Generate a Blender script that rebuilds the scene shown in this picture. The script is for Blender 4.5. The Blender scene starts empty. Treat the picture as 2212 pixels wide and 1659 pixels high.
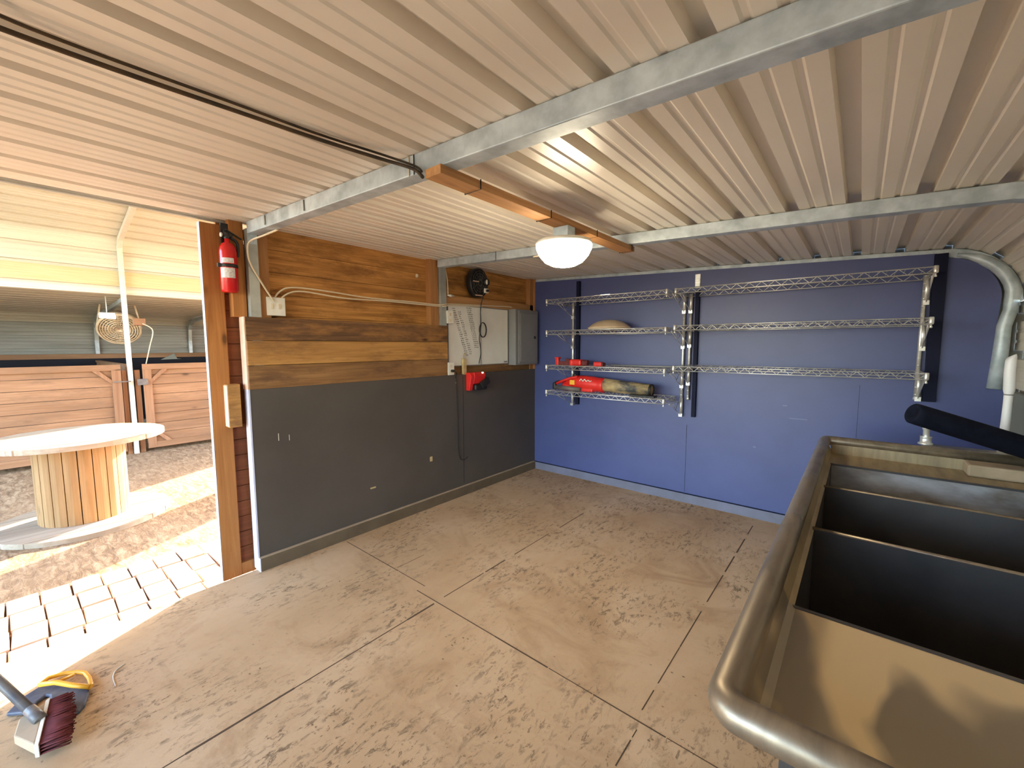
import bpy, bmesh, math, random
from mathutils import Vector, Matrix
random.seed(7)
S = bpy.context.scene
C = S.collection
# ------------------------------------------------------------------ camera
cam_d = bpy.data.cameras.new('camera'); cam = bpy.data.objects.new('camera', cam_d); C.objects.link(cam)
YAW, PITCH, ROLL, FPX = -0.693122883, 0.0915017953, 0.00222859648, 905.918
cy, sy, cp, sp = math.cos(YAW), math.sin(YAW), math.cos(PITCH), math.sin(PITCH)
fw = Vector((sy*cp, cy*cp, -sp)); rt = Vector((cy, -sy, 0)); dn = fw.cross(rt)
r2 = math.cos(ROLL)*rt + math.sin(ROLL)*dn; d2 = -math.sin(ROLL)*rt + math.cos(ROLL)*dn
M = Matrix(((r2.x, -d2.x, -fw.x, 3.024), (r2.y, -d2.y, -fw.y, -4.076), (r2.z, -d2.z, -fw.z, 1.503), (0, 0, 0, 1)))
cam.matrix_world = M
cam_d.sensor_width = 36; cam_d.lens = FPX/2212*36; cam_d.clip_start = 0.02; cam_d.clip_end = 300
S.camera = cam
# ------------------------------------------------------------------ world, sun, exposure
W = bpy.data.worlds.new('sky'); S.world = W; W.use_nodes = True
wn = W.node_tree; wn.nodes.clear()
wo = wn.nodes.new('ShaderNodeOutputWorld'); wb = wn.nodes.new('ShaderNodeBackground'); sk = wn.nodes.new('ShaderNodeTexSky')
sk.sky_type = 'NISHITA'; sk.sun_disc = False; sk.sun_elevation = math.radians(30); sk.sun_rotation = math.radians(-27)
wb.inputs['Strength'].default_value = 1.3
wn.links.new(sk.outputs[0], wb.inputs[0]); wn.links.new(wb.outputs[0], wo.inputs[0])
sund = bpy.data.lights.new('sun', 'SUN'); sun = bpy.data.objects.new('sun', sund); C.objects.link(sun)
sund.energy = 22; sund.angle = 0.009; sund.color = (1.0, .83, .6)
SE = math.radians(22)
sdir = Vector((.46*math.cos(SE), -.888*math.cos(SE), -math.sin(SE)))
sun.rotation_euler = sdir.to_track_quat('-Z', 'Y').to_euler(); sun.location = (-6, 10, 8)
S.view_settings.view_transform = 'Standard'; S.view_settings.look = 'None'; S.view_settings.gamma = 1
S.view_settings.exposure = 1.25
S.cycles.use_denoising = True; S.cycles.max_bounces = 10; S.cycles.diffuse_bounces = 6
S.cycles.sample_clamp_indirect = 8
# ------------------------------------------------------------------ materials
def nm(name, col, rough=.6, metal=0.0, spec=.5):
    m = bpy.data.materials.new(name); m.use_nodes = True
    b = m.node_tree.nodes['Principled BSDF']
    b.inputs['Base Color'].default_value = (*col, 1); b.inputs['Roughness'].default_value = rough
    b.inputs['Metallic'].default_value = metal; b.inputs['Specular IOR Level'].default_value = spec
    return m, m.node_tree, b
def tex(nt, scale=(1,1,1), rot=(0,0,0)):
    tc = nt.nodes.new('ShaderNodeTexCoord'); mp = nt.nodes.new('ShaderNodeMapping')
    mp.inputs['Scale'].default_value = scale; mp.inputs['Rotation'].default_value = rot
    nt.links.new(tc.outputs['Object'], mp.inputs[0]); return mp.outputs[0]
def noise(nt, vec, scale, detail=4, rough=.6, dist=0):
    n = nt.nodes.new('ShaderNodeTexNoise'); n.inputs['Scale'].default_value = scale
    n.inputs['Detail'].default_value = detail; n.inputs['Roughness'].default_value = rough
    n.inputs['Distortion'].default_value = dist
    nt.links.new(vec, n.inputs[0]); return n.outputs[0]
def ramp(nt, fac, stops):
    r = nt.nodes.new('ShaderNodeValToRGB'); e = r.color_ramp.elements
    while len(e) < len(stops): e.new(.5)
    for i, (p, c) in enumerate(stops):
        e[i].position = p; e[i].color = (*c, 1) if len(c) == 3 else c
    nt.links.new(fac, r.inputs[0]); return r.outputs[0]
def mix(nt, fac, a, b, mode='MIX'):
    x = nt.nodes.new('ShaderNodeMix'); x.data_type = 'RGBA'; x.blend_type = mode
    for s, v in ((0, fac), (6, a), (7, b)):
        if isinstance(v, (int, float)): x.inputs[s].default_value = v
        elif isinstance(v, tuple): x.inputs[s].default_value = (*v, 1)
        else: nt.links.new(v, x.inputs[s])
    return x.outputs[2]
def bump(nt, b, h, strength=.3, dist=.01):
    n = nt.nodes.new('ShaderNodeBump'); n.inputs['Strength'].default_value = strength; n.inputs['Distance'].default_value = dist
    nt.links.new(h, n.inputs['Height']); nt.links.new(n.outputs[0], b.inputs['Normal'])
def noisy(name, c1, c2, scale=3, sc=(1,1,1), rough=.6, metal=0, bs=0, spec=.5, detail=5, lo=.35, hi=.65):
    m, nt, b = nm(name, c1, rough, metal, spec)
    v = tex(nt, sc); n = noise(nt, v, scale, detail)
    nt.links.new(ramp(nt, n, [(lo, c1), (hi, c2)]), b.inputs['Base Color'])
    if bs: bump(nt, b, n, bs)
    return m
def wood(name, c1, c2, axis='y', scale=1.0, rough=.7, knots=True, dirt=None, spec=.3):
    """grain stretched along an axis"""
    m, nt, b = nm(name, c1, rough, 0, spec)
    ax = 'xyz'.index(axis)
    def sc(lo, hi): return tuple((lo if i == ax else hi)*scale for i in range(3))
    v = tex(nt, sc(1.3, 34)); g = noise(nt, v, 1.0, 7, .62, 1.2)
    col = ramp(nt, g, [(.33, c1), (.5, tuple((p+q)/2 for p, q in zip(c1, c2))), (.66, c2)])
    tone = noise(nt, tex(nt, sc(.8, 5)), 1.0, 3, .5)
    col = mix(nt, ramp(nt, tone, [(.35, (.0,)*3), (.7, (.55,)*3)]), col, tuple(a*.62 for a in c1))
    if dirt:
        d = ramp(nt, noise(nt, tex(nt, sc(1.6, 6)), 1.4, 6, .7), [(.48, (0, 0, 0)), (.66, (.85,)*3)])
        col = mix(nt, d, col, dirt)
    if knots:
        vo = nt.nodes.new('ShaderNodeTexVoronoi'); vo.inputs['Scale'].default_value = 1.0
        nt.links.new(tex(nt, sc(2.2, 5.5)), vo.inputs[0])
        col = mix(nt, ramp(nt, vo.outputs[0], [(.045, (.85,)*3), (.09, (.25,)*3), (.13, (0, 0, 0))]), col, tuple(a*.25 for a in c1))
    nt.links.new(col, b.inputs['Base Color']); bump(nt, b, g, .3, .004)
    return m
MAT = {}
MAT['ceil'] = noisy('painted_steel_cream', (.76, .70, .61), (.82, .76, .67), 1.2, rough=.36, spec=.5)
MAT['galv'] = noisy('galvanized_steel', (.34, .41, .46), (.60, .69, .76), 9, (1, 1, 1), rough=.42, metal=.2, detail=8)
MAT['galv_d'] = noisy('weathered_galvanized', (.30, .32, .30), (.42, .44, .42), 6, rough=.5, metal=.4)
MAT['wallgrey'] = noisy('slate_grey_paint', (.070, .058, .048), (.086, .072, .061), 1.5, rough=.5)
MAT['wallblue'] = noisy('blue_grey_paint', (.056, .072, .198), (.068, .086, .232), 1.5, rough=.42)
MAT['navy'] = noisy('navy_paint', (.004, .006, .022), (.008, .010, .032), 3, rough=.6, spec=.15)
MAT['scuff'] = nm('pale_scuff', (.12, .15, .30), .5)[0]
MAT['edge'] = noisy('pale_daylit_paint', (.52, .54, .70), (.62, .63, .76), 6, rough=.6)  # pale paint with the lavender of daylight mixed into its colour
MAT['basegrey'] = noisy('grey_baseboard', (.105, .075, .045), (.135, .10, .06), 6, rough=.6)
MAT['dust'] = noisy('dusty_top', (.36, .27, .17), (.44, .33, .22), 9, rough=.8)
MAT['siding'] = wood('old_siding', (.34, .145, .035), (.74, .36, .10), 'y', 1, dirt=(.22, .095, .025))
MAT['stud'] = wood('pine_stud', (.36, .155, .05), (.52, .26, .10), 'z', 1)
MAT['batten'] = wood('pine_batten', (.40, .19, .07), (.62, .34, .15), 'y', 1)
MAT['pl1'] = wood('weathered_plank', (.10, .05, .025), (.24, .12, .05), 'y', 1, dirt=(.34, .16, .05))
MAT['pl2'] = wood('amber_plank', (.38, .18, .05), (.60, .32, .10), 'y', 1, dirt=(.20, .095, .04))
MAT['pl3'] = wood('brown_plank', (.20, .095, .035), (.36, .19, .075), 'y', 1, dirt=(.12, .06, .03))
MAT['doorwood'] = wood('redwood_door', (.19, .055, .02), (.27, .085, .03), 'y', 1)
MAT['doorstile'] = wood('door_stile', (.34, .13, .035), (.50, .22, .065), 'z', 1)
MAT['rawedge'] = noisy('raw_wood_edge', (.66, .42, .30), (.76, .52, .40), 10, rough=.8)
MAT['stall'] = wood('stall_board', (.27, .135, .065), (.38, .205, .11), 'y', .8, dirt=(.22, .12, .065))
MAT['stallz'] = wood('stall_frame', (.27, .13, .065), (.37, .20, .11), 'z', .8)
MAT['spoolside'] = wood('spool_stave', (.30, .16, .06), (.42, .25, .11), 'z', .8)
MAT['spooltop'] = wood('spool_flange', (.34, .27, .19), (.48, .40, .30), 'y', .8, knots=False)
MAT['chrome'] = noisy('chrome_wire', (.62, .62, .60), (.86, .86, .84), 14, rough=.36, metal=.7)
MAT['steel'] = None
MAT['black'] = nm('black_plastic', (.012, .012, .013), .45)[0]
MAT['foam'] = noisy('black_foam', (.005, .006, .014), (.009, .011, .022), 20, rough=.9, bs=.2, spec=.12)
MAT['red'] = noisy('red_plastic', (.62, .012, .012), (.72, .03, .02), 6, rough=.4)
MAT['redext'] = nm('red_enamel', (.55, .012, .012), .22)[0]
MAT['white'] = noisy('white_plastic', (.72, .70, .62), (.80, .78, .72), 8, rough=.45)
MAT['cablew'] = nm('cream_cable', (.68, .58, .42), .55)[0]
MAT['cableb'] = noisy('dusty_black_cable', (.02, .014, .008), (.09, .05, .02), 9, rough=.7)
MAT['board'] = noisy('whiteboard', (.72, .71, .66), (.80, .79, .74), 3, rough=.35)
MAT['ink'] = nm('marker_ink', (.08, .08, .08), .6)[0]
MAT['epanel'] = noisy('grey_enamel', (.20, .20, .205), (.24, .24, .245), 3, rough=.45)
MAT['dirt_dome'] = noisy('dusty_glass', (.50, .38, .24), (.64, .50, .35), 9, rough=.5)
MAT['tan'] = noisy('tan_dust', (.40, .30, .15), (.62, .46, .22), 14, rough=.8)
MAT['mdust'] = noisy('dusty_black_tube', (.035, .042, .05), (.52, .38, .18), 4, (1.2, 2.5, 2.5), rough=.6, lo=.38, hi=.62)
MAT['yellow'] = nm('yellow_plastic', (.85, .42, .03), .4)[0]
MAT['panblue'] = noisy('slate_plastic', (.05, .065, .10), (.10, .11, .15), 20, rough=.5)
MAT['bristle'] = noisy('maroon_bristle', (.085, .012, .014), (.20, .04, .04), 12, (1, 1, 1), rough=.8, bs=.4)
MAT['bwhite'] = noisy('chalky_plastic', (.60, .56, .48), (.72, .68, .6), 12, rough=.6)
MAT['hgrey'] = noisy('grey_tube', (.09, .085, .095), (.17, .15, .13), 9, rough=.4)
MAT['pvc'] = nm('white_pvc', (.80, .80, .82), .35)[0]
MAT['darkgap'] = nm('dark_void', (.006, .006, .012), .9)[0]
MAT['mesh'] = noisy('dusty_mesh', (.34, .24, .13), (.52, .38, .24), 10, rough=.8)
MAT['extlabel'] = noisy('paper_label', (.50, .46, .46), (.76, .74, .74), 90, (1, 1, 3), rough=.5, detail=1)
MAT['plyR'] = noisy('grey_green_board', (.20, .21, .18), (.24, .25, .215), 3, rough=.6)
def emis(name, col, st):
    m = bpy.data.materials.new(name); m.use_nodes = True; b = m.node_tree.nodes['Principled BSDF']
    b.inputs['Base Color'].default_value = (.8, .8, .8, 1)
    b.inputs['Emission Color'].default_value = (*col, 1); b.inputs['Emission Strength'].default_value = st
    return m
MAT['lamp'] = emis('lit_diffuser', (1, .84, .58), 28)
MAT['barnlamp'] = emis('lit_barn_lamp', (1, .97, .9), 9)
MAT['led'] = emis('green_led', (.3, 1, .3), 4)
# stainless steel with dried stains
def mk_steel():
    m, nt, b = nm('stainless_steel', (.30, .26, .21), .34, .75)
    n = noise(nt, tex(nt, (9, 1.2, 9)), 2.2, 6, .6, .8)
    nt.links.new(ramp(nt, n, [(.3, (.24, .20, .155)), (.7, (.42, .35, .26))]), b.inputs['Base Color'])
    n2 = noise(nt, tex(nt, (1, 1, 1)), 5, 4)
    nt.links.new(ramp(nt, n2, [(.3, (.26,)*3), (.7, (.5,)*3)]), b.inputs['Roughness'])
    return m
MAT['steel'] = mk_steel()
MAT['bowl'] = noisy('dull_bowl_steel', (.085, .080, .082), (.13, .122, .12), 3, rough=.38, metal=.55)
MAT['ledge'] = noisy('dusty_steel_ledge', (.26, .20, .12), (.46, .36, .21), 2.2, (8, 1.2, 1), rough=.5, metal=.3)
MAT['leanroof'] = noisy('barn_steel_tan', (.42, .38, .29), (.52, .47, .37), 2, (1, .4, 4), rough=.5)
MAT['basedust'] = noisy('dusty_blue_board', (.13, .13, .17), (.17, .17, .24), 4, rough=.6)
MAT['yelband'] = noisy('yellowish_steel', (.50, .42, .22), (.60, .53, .32), 5, (1, .5, 22), rough=.6)  # yellower than the siding around it
MAT['haze_glint'] = noisy('painted_haze_reflection', (.16, .13, .10), (.46, .47, .49), 3.2, (1, 1, 2.2), rough=.55, metal=.1)  # daylight reflection painted pale over dried haze
def mk_board():
    # drainboard: stainless with a dried, dusty film over part of it
    m, nt, b = nm('drainboard_steel', (.3, .27, .22), .5, .5)
    n = noise(nt, tex(nt, (2.6, 1.4, 1)), 1.15, 3, .5, .4)
    f = ramp(nt, n, [(.47, (0, 0, 0)), (.52, (1, 1, 1))])
    nt.links.new(mix(nt, f, (.34, .29, .22), (.60, .47, .28)), b.inputs['Base Color'])
    nt.links.new(mix(nt, f, (.6,)*3, (0.0,)*3), b.inputs['Metallic'])
    nt.links.new(mix(nt, f, (.38,)*3, (.8,)*3), b.inputs['Roughness'])
    return m
MAT['drain'] = mk_board()
def mk_floor():
    m, nt, b = nm('dusty_plywood', (.5, .38, .25), .62, 0, .35)
    v = tex(nt, (1, 1, 1))
    n1 = noise(nt, tex(nt, (1, .6, 1)), 1.1, 5, .6, .3)
    col = ramp(nt, n1, [(.3, (.43, .265, .13)), (.5, (.53, .352, .195)), (.7, (.62, .44, .27))])
    def M_(*f):
        o = f[0]
        for q in f[1:]: o = mix(nt, 1.0, o, q, 'MULTIPLY')
        return o
    # warm stains
    n5 = noise(nt, tex(nt, (1.4, 2.2, 1)), 1.3, 6, .65, 1.2)
    col = mix(nt, ramp(nt, n5, [(.52, (0, 0, 0)), (.70, (.5,)*3)]), col, (.31, .175, .08))
    # grey scuffs, clustered
    n3 = noise(nt, v, 1.9, 4, .6)
    clus = ramp(nt, n3, [(.42, (.05,)*3), (.60, (1, 1, 1))])
    n2 = noise(nt, tex(nt, (14, 6, 1)), 2.0, 10, .75, .6)
    col = mix(nt, M_(ramp(nt, n2, [(.53, (0, 0, 0)), (.61, (.85,)*3)]), clus), col, (.17, .115, .065))
    # flaked chips with dark rims
    n6 = noise(nt, tex(nt, (2.1, .95, 1)), 17, 6, .72, .5)
    chip = ramp(nt, n6, [(.575, (0, 0, 0)), (.61, (1, 1, 1)), (.65, (.25,)*3)])
    col = mix(nt, M_(chip, clus), col, (.085, .05, .025))
    # specks
    vo = nt.nodes.new('ShaderNodeTexVoronoi'); vo.inputs['Scale'].default_value = 17; nt.links.new(tex(nt, (1, 1.5, 1)), vo.inputs[0])
    spk = ramp(nt, vo.outputs[0], [(.05, (1, 1, 1)), (.14, (0, 0, 0))])
    n4 = ramp(nt, noise(nt, v, 3.1, 3), [(.5, (0, 0, 0)), (.62, (.9,)*3)])
    col = mix(nt, M_(spk, n4), col, (.10, .06, .03))
    nt.links.new(col, b.inputs['Base Color']); bump(nt, b, n6, .35, .004)
    return m
MAT['floor'] = mk_floor()
def mk_ground():
    m, nt, b = nm('straw_dirt', (.4, .28, .16), .95, 0, .1)
    n1 = noise(nt, tex(nt, (3, 9, 1)), 2.2, 8, .75, .6)
    n2 = noise(nt, tex(nt, (1, 1, 1)), .8, 3)
    col = ramp(nt, n1, [(.34, (.13, .08, .045)), (.5, (.34, .225, .13)), (.62, (.50, .37, .23))])
    col = mix(nt, ramp(nt, n2, [(.4, (0, 0, 0)), (.7, (.5,)*3)]), col, (.38, .26, .16))
    nt.links.new(col, b.inputs['Base Color']); bump(nt, b, n1, .8, .03)
    return m
MAT['ground'] = mk_ground()
MAT['brick'] = noisy('clay_paver', (.42, .27, .19), (.56, .40, .30), 6, rough=.85, bs=.3)
MAT['joint'] = noisy('sandy_joint', (.16, .09, .04), (.24, .14, .07), 12, rough=.95)
MAT['seam'] = nm('dirt_in_seam', (.085, .052, .028), .9)[0]
# barn siding seen outside, with a dusty weathering
MAT['barnroof'] = noisy('barn_steel_cream', (.58, .56, .46), (.68, .66, .56), 1, (1, .4, 2), rough=.45)
MAT['barnwall'] = noisy('barn_steel_grey', (.21, .20, .175), (.29, .275, .245), 2, (1, .4, 4), rough=.5)
# ------------------------------------------------------------------ mesh helpers
class MB:
    def __init__(s): s.bm = bmesh.new(); s.mats = []
    def mi(s, m):
        if m is None: return 0
        if m not in s.mats: s.mats.append(m)
        return s.mats.index(m)
    def box(s, x0, x1, y0, y1, z0, z1, m=None, rot=None, bev=0):
        vs = [s.bm.verts.new((x, y, z)) for x in (x0, x1) for y in (y0, y1) for z in (z0, z1)]
        fs = [(0, 1, 3, 2), (4, 6, 7, 5), (0, 4, 5, 1), (2, 3, 7, 6), (0, 2, 6, 4), (1, 5, 7, 3)]
        F = [s.bm.faces.new([vs[i] for i in f]) for f in fs]
        for f in F: f.material_index = s.mi(m)
        if rot is not None:
            c = Vector(((x0+x1)/2, (y0+y1)/2, (z0+z1)/2)); bmesh.ops.rotate(s.bm, cent=c, matrix=rot, verts=vs)
        if bev:
            es = list({e for f in F for e in f.edges})
            bmesh.ops.bevel(s.bm, geom=es, offset=bev, segments=2, affect='EDGES', profile=.5)
        return s
    def tube(s, pts, r, n=10, m=None, cap=True, rs=None, sq=False, up=None):
        pts = [Vector(p) for p in pts]; rings = []; prev = None
        for i, p in enumerate(pts):
            if i == 0: t = pts[1]-p
            elif i == len(pts)-1: t = p-pts[i-1]
            else: t = (pts[i+1]-p).normalized()+(p-pts[i-1]).normalized()
            t.normalize()
            if prev is None:
                a = Vector(up) if up else (Vector((0, 0, 1)) if abs(t.z) < .9 else Vector((1, 0, 0)))
                u = (a-t*a.dot(t)).normalized()
            else: u = (prev-t*prev.dot(t)).normalized()
            prev = u; w = t.cross(u); rr = rs[i] if rs else r
            ring = []
            if sq:
                hx, hz = rr if isinstance(rr, tuple) else (rr, rr); k = 1.0
                if 0 < i < len(pts)-1:
                    a1 = (pts[i+1]-p).normalized(); k = 1/max(.5, a1.dot(t))
                for a, b in ((1, 1), (-1, 1), (-1, -1), (1, -1)):
                    ring.append(s.bm.verts.new(p+u*a*hz*k+w*b*hx))
            else:
                for j in range(n):
                    an = 2*math.pi*j/n
                    ring.append(s.bm.verts.new(p+(u*math.cos(an)+w*math.sin(an))*rr))
            rings.append(ring)
        k = len(rings[0])
        for a, b in zip(rings, rings[1:]):
            for j in range(k):
                f = s.bm.faces.new((a[j], a[(j+1) % k], b[(j+1) % k], b[j])); f.material_index = s.mi(m); f.smooth = not sq
        if cap:
            f = s.bm.faces.new(rings[0][::-1]); f.material_index = s.mi(m)
            f = s.bm.faces.new(rings[-1]); f.material_index = s.mi(m)
        return s
    def lathe(s, prof, c=(0, 0, 0), n=32, m=None, axis='z', sx=1, sy_=1):
        c = Vector(c); rings = []
        for r, h in prof:
            if r < 1e-6:
                q = {'z': (0, 0, h), 'x': (h, 0, 0), 'y': (0, h, 0)}[axis]; rings.append([s.bm.verts.new(c+Vector(q))]); continue
            ring = []
            for j in range(n):
                a = 2*math.pi*j/n; u, v = r*math.cos(a)*sx, r*math.sin(a)*sy_
                q = {'z': (u, v, h), 'x': (h, u, v), 'y': (v, h, u)}[axis]
                ring.append(s.bm.verts.new(c+Vector(q)))
            rings.append(ring)
        for a, b in zip(rings, rings[1:]):
            for j in range(n):
                if len(a) == 1 and len(b) == 1: continue
                if len(a) == 1: q = (a[0], b[j], b[(j+1) % n])
                elif len(b) == 1: q = (a[j], a[(j+1) % n], b[0])
                else: q = (a[j], a[(j+1) % n], b[(j+1) % n], b[j])
                f = s.bm.faces.new(q); f.smooth = True; f.material_index = s.mi(m)
        return s
    def prism(s, poly, d0, d1, axis='y', m=None):
        """polygon in the two other axes extruded between d0 and d1"""
        def P(a, b, d): return {'y': (a, d, b), 'x': (d, a, b), 'z': (a, b, d)}[axis]
        A = [s.bm.verts.new(P(a, b, d0)) for a, b in poly]; B = [s.bm.verts.new(P(a, b, d1)) for a, b in poly]
        k = len(poly)
        F = [s.bm.faces.new(A), s.bm.faces.new(B[::-1])]
        for j in range(k): F.append(s.bm.faces.new((A[j], B[j], B[(j+1) % k], A[(j+1) % k])))
        for f in F: f.material_index = s.mi(m)
        return s
    def sheet(s, prof, y0, y1, m=None, smooth=False, t=.0015):
        a = [s.bm.verts.new((x, y0, z)) for x, z in prof]; b = [s.bm.verts.new((x, y1, z)) for x, z in prof]
        for j in range(len(prof)-1):
            f = s.bm.faces.new((a[j], a[j+1], b[j+1], b[j])); f.material_index = s.mi(m); f.smooth = smooth
        return s
    def build(s, name, m=None, parent=None, loc=None, bev=0, sharp=True, solid=0):
        bmesh.ops.recalc_face_normals(s.bm, faces=s.bm.faces)
        me = bpy.data.meshes.new(name); s.bm.to_mesh(me); s.bm.free()
        if m is not None and not s.mats: me.materials.append(m)
        else:
            for q in s.mats: me.materials.append(q)
        o = bpy.data.objects.new(name, me); C.objects.link(o)
        if parent is not None:
            o.parent = parent; o.matrix_parent_inverse = Matrix.Translation(-parent.location) if not parent.rotation_euler.z else (Matrix.Translation(parent.location) @ parent.rotation_euler.to_matrix().to_4x4()).inverted()
        if loc: o.location = loc
        if solid:
            q = o.modifiers.new('thickness', 'SOLIDIFY'); q.thickness = solid; q.offset = 1
        if bev:
            q = o.modifiers.new('bevel', 'BEVEL'); q.width = bev; q.segments = 2; q.limit_method = 'ANGLE'
        return o
def tag(o, label=None, cat=None, group=None, kind=None):
    if label: o['label'] = label
    if cat: o['category'] = cat
    if group: o['group'] = group
    if kind: o['kind'] = kind
    return o
def st(o): o['kind'] = 'structure'; return o
def thing(name, label, cat, loc=(0, 0, 0), group=None, rz=0):
    o = bpy.data.objects.new(name, None); C.objects.link(o); o.location = loc; o.rotation_euler.z = rz
    o.empty_display_size = .05
    return tag(o, label, cat, group)
def arc(cx, cz, r, a0, a1, n):
    return [(cx+r*math.cos(math.radians(a0+(a1-a0)*i/n)), cz+r*math.sin(math.radians(a0+(a1-a0)*i/n))) for i in range(n+1)]
# corrugated steel: walk a 2D path, push ribs outward (left normal of travel)
def ribbed(path, first, spacing=.24, sgn=1, maj=(.058, .050, .040), mnr=(.026, .012, .005)):
    seg = []; L = 0
    for a, b in zip(path, path[1:]):
        d = math.hypot(b[0]-a[0], b[1]-a[1]); seg.append((L, d, a, b)); L += d
    def at(s_):
        s_ = max(0, min(L-1e-6, s_))
        for l0, d, a, b in seg:
            if s_ <= l0+d:
                t = (s_-l0)/d; nx, nz = -(b[1]-a[1])/d, (b[0]-a[0])/d
                return a[0]+(b[0]-a[0])*t, a[1]+(b[1]-a[1])*t, nx*sgn, nz*sgn
    br = [(l0, 0) for l0, d, a, b in seg]+[(L, 0)]
    ribs = []
    c = first
    while c > 0: c -= spacing
    while c < L+spacing:
        ribs.append((c, maj)); ribs.append((c+spacing*.36, mnr)); ribs.append((c+spacing*.64, mnr)); c += spacing
    out = []
    for c, (w0, w1, h) in ribs: out += [(c-w0/2, 0), (c-w1/2, h), (c+w1/2, h), (c+w0/2, 0)]
    def inrib(s_): return any(c-w[0]/2 < s_ < c+w[0]/2 for c, w in ribs)
    br = [q for q in br if not inrib(q[0])]
    pts = sorted(q for q in out+br if -1e-6 <= q[0] <= L+1e-6)
    res = []
    for s_, h in pts:
        x, z, nx, nz = at(s_); res.append((x+nx*h, z+nz*h))
    return res
ZC = lambda x: 2.285-.0405*x
# ------------------------------------------------------------------ room shell
# floor slab of dusty sheets
b = MB(); b.box(-.03, 3.8, -6.0, .1, -.06, 0); st(b.build('floor', MAT['floor']))
b = MB()
def seam(x0, x1, y0, y1): b.box(x0, x1, y0, y1, -.001, .0012)
random.seed(3)
def runx(y, x0, x1, w=.004):
    x = x0
    while x < x1:
        l = random.uniform(.15, .45); ww = w*random.uniform(.5, 1.5)
        seam(x, min(x+l, x1), y-ww/2, y+ww/2); x += l*random.choice((1, 1, 1, 1.02))
def runy(x, y0, y1, w=.004, gap=.15):
    y = y0
    while y < y1:
        l = random.uniform(.12, .4); ww = w*random.uniform(.5, 1.7)
        seam(x-ww/2, x+ww/2, y, min(y+l, y1)); y += l + (random.uniform(0, gap))
runx(-2.56, 1.0, 3.7, .005); runx(-2.50, .06, 1.0, .0035)
runy(1.185, -5.8, -2.58, .006, 0); runy(1.18, -2.5, -1.4, .005, .12); runy(1.185, -1.25, -.6, .005, .2)
runy(2.41, -2.5, -.2, .006, .12); runy(2.43, -5.6, -2.6, .004, .02); runy(.68, -2.48, -2.25, .003, 0)
runx(-5.0, .05, 3.7)
st(b.build('trim_1', MAT['seam']))
# left grey wainscot wall, its pale end tinted as by skylight
b = MB(); b.box(-.075, 0, -3.09, 0.0, 0, 1.222, MAT['wallgrey'])
b.box(-.077, -.001, -3.094, -3.089, 0, 1.222, MAT['edge'])
b.box(-.085, -.001, -3.096, -3.088, 1.222, 1.69, MAT['rawedge'])
b.box(-.003, .002, -3.096, -3.086, 0, 1.222, MAT['edge'])
wl = st(b.build('wall_left'))
# faint paint runs and knocks on the grey panel
b = MB(); b.box(-.002, .0008, -1.20, -1.196, .12, 1.2, MAT['navy']); 
for (y, z, w, h) in ((-1.63, .43, .03, .045), (-2.25, .335, .05, .012)): b.box(0, .0012, y, y+w, z, z+h, MAT['tan'])
for (y, z, w, h) in ((-2.93, .86, .004, .05), (-2.86, .85, .003, .04), (-1.30, 1.14, .02, .004)): b.box(0, .001, y, y+w, z, z+h, MAT['bwhite'])
b.build('paint_mark', None, wl)
# recessed siding above
b = MB()
zz = 1.55
for i, h in enumerate((.16, .145, .15, .15, .15, .1)):
    b.box(-.115, -.10+.004*(i % 2), -3.0, 0.02, zz, zz+h-.004); zz += h
zz = 1.1
b.box(-.125, -.112, -3.0, .02, 1.1, 2.42)
st(b.build('wall_left', MAT['siding']))
b = MB(); b.box(-.06, -.04, -1.40, .0, 1.2, 1.32); st(b.build('trim_2', MAT['pl3']))
for i, (z0, z1, m, y0) in enumerate(((1.222, 1.375, 'pl3', -3.087), (1.378, 1.537, 'pl2', -3.087), (1.540, 1.690, 'pl1', -3.09))):
    b = MB(); b.box(-.02, .004, y0, -1.392, z0, z1); o = st(b.build('trim_%d' % (3+i), MAT[m], bev=.002))
    o['label'] = ('lowest brown plank', 'amber middle plank', 'dark weathered top plank')[i]
b = MB(); b.box(-.10, -.03, -1.39, 0, 1.895, 1.98); st(b.build('trim_6', MAT['batten']))
# studs
b = MB(); b.box(-.10, -.02, -2.985, -2.925, 1.68, 2.29); st(b.build('trim_7', MAT['stud']))
b = MB(); b.box(-.10, -.03, -1.56, -1.468, 1.68, 2.29); st(b.build('trim_8', MAT['stud']))
b = MB(); b.box(-.10, -.03, -.06, -.004, 1.2, 2.29); st(b.build('trim_9', MAT['stud']))
b = MB(); b.box(-.13, -.05, -3.135, -3.055, 1.69, 2.34); b.box(-.16, -.131, -3.18, -3.12, 1.95, 2.36); st(b.build('trim_10', MAT['doorstile'], bev=.003))
# back wall (blue) following the eave curve
curve = [(x, ZC(x)-.032) for x in (0.0, 1.0, 2.0, 3.0, 3.38)]
curve += arc(3.40, 1.79, .295, 80, 5, 8)
poly = [(0, 0), (0, curve[0][1])]+curve[1:]+[(3.665, 1.215), (3.79, 1.215), (3.79, 0)]
b = MB(); b.prism(poly, 0, .05, 'y'); wb_ = st(b.build('wall_back', MAT['wallblue']))
b = MB()
b.box(1.79, 1.793, -.0008, .001, .1, .62); b.box(1.79, 1.794, -.0008, .001, .62, .75)
b.box(3.03, 3.032, -.0008, .001, .1, 1.2); b.build('seam', MAT['navy'], wb_)
b = MB()
for (x, z, w, h) in ((2.55, 1.0, .03, .008), (2.35, .62, .02, .01), (1.30, .93, .09, .008), (2.60, .90, .12, .006)): b.box(x, x+w, -.0012, 0, z, z+h)
b.build('scuff', MAT['scuff'], wb_)
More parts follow.
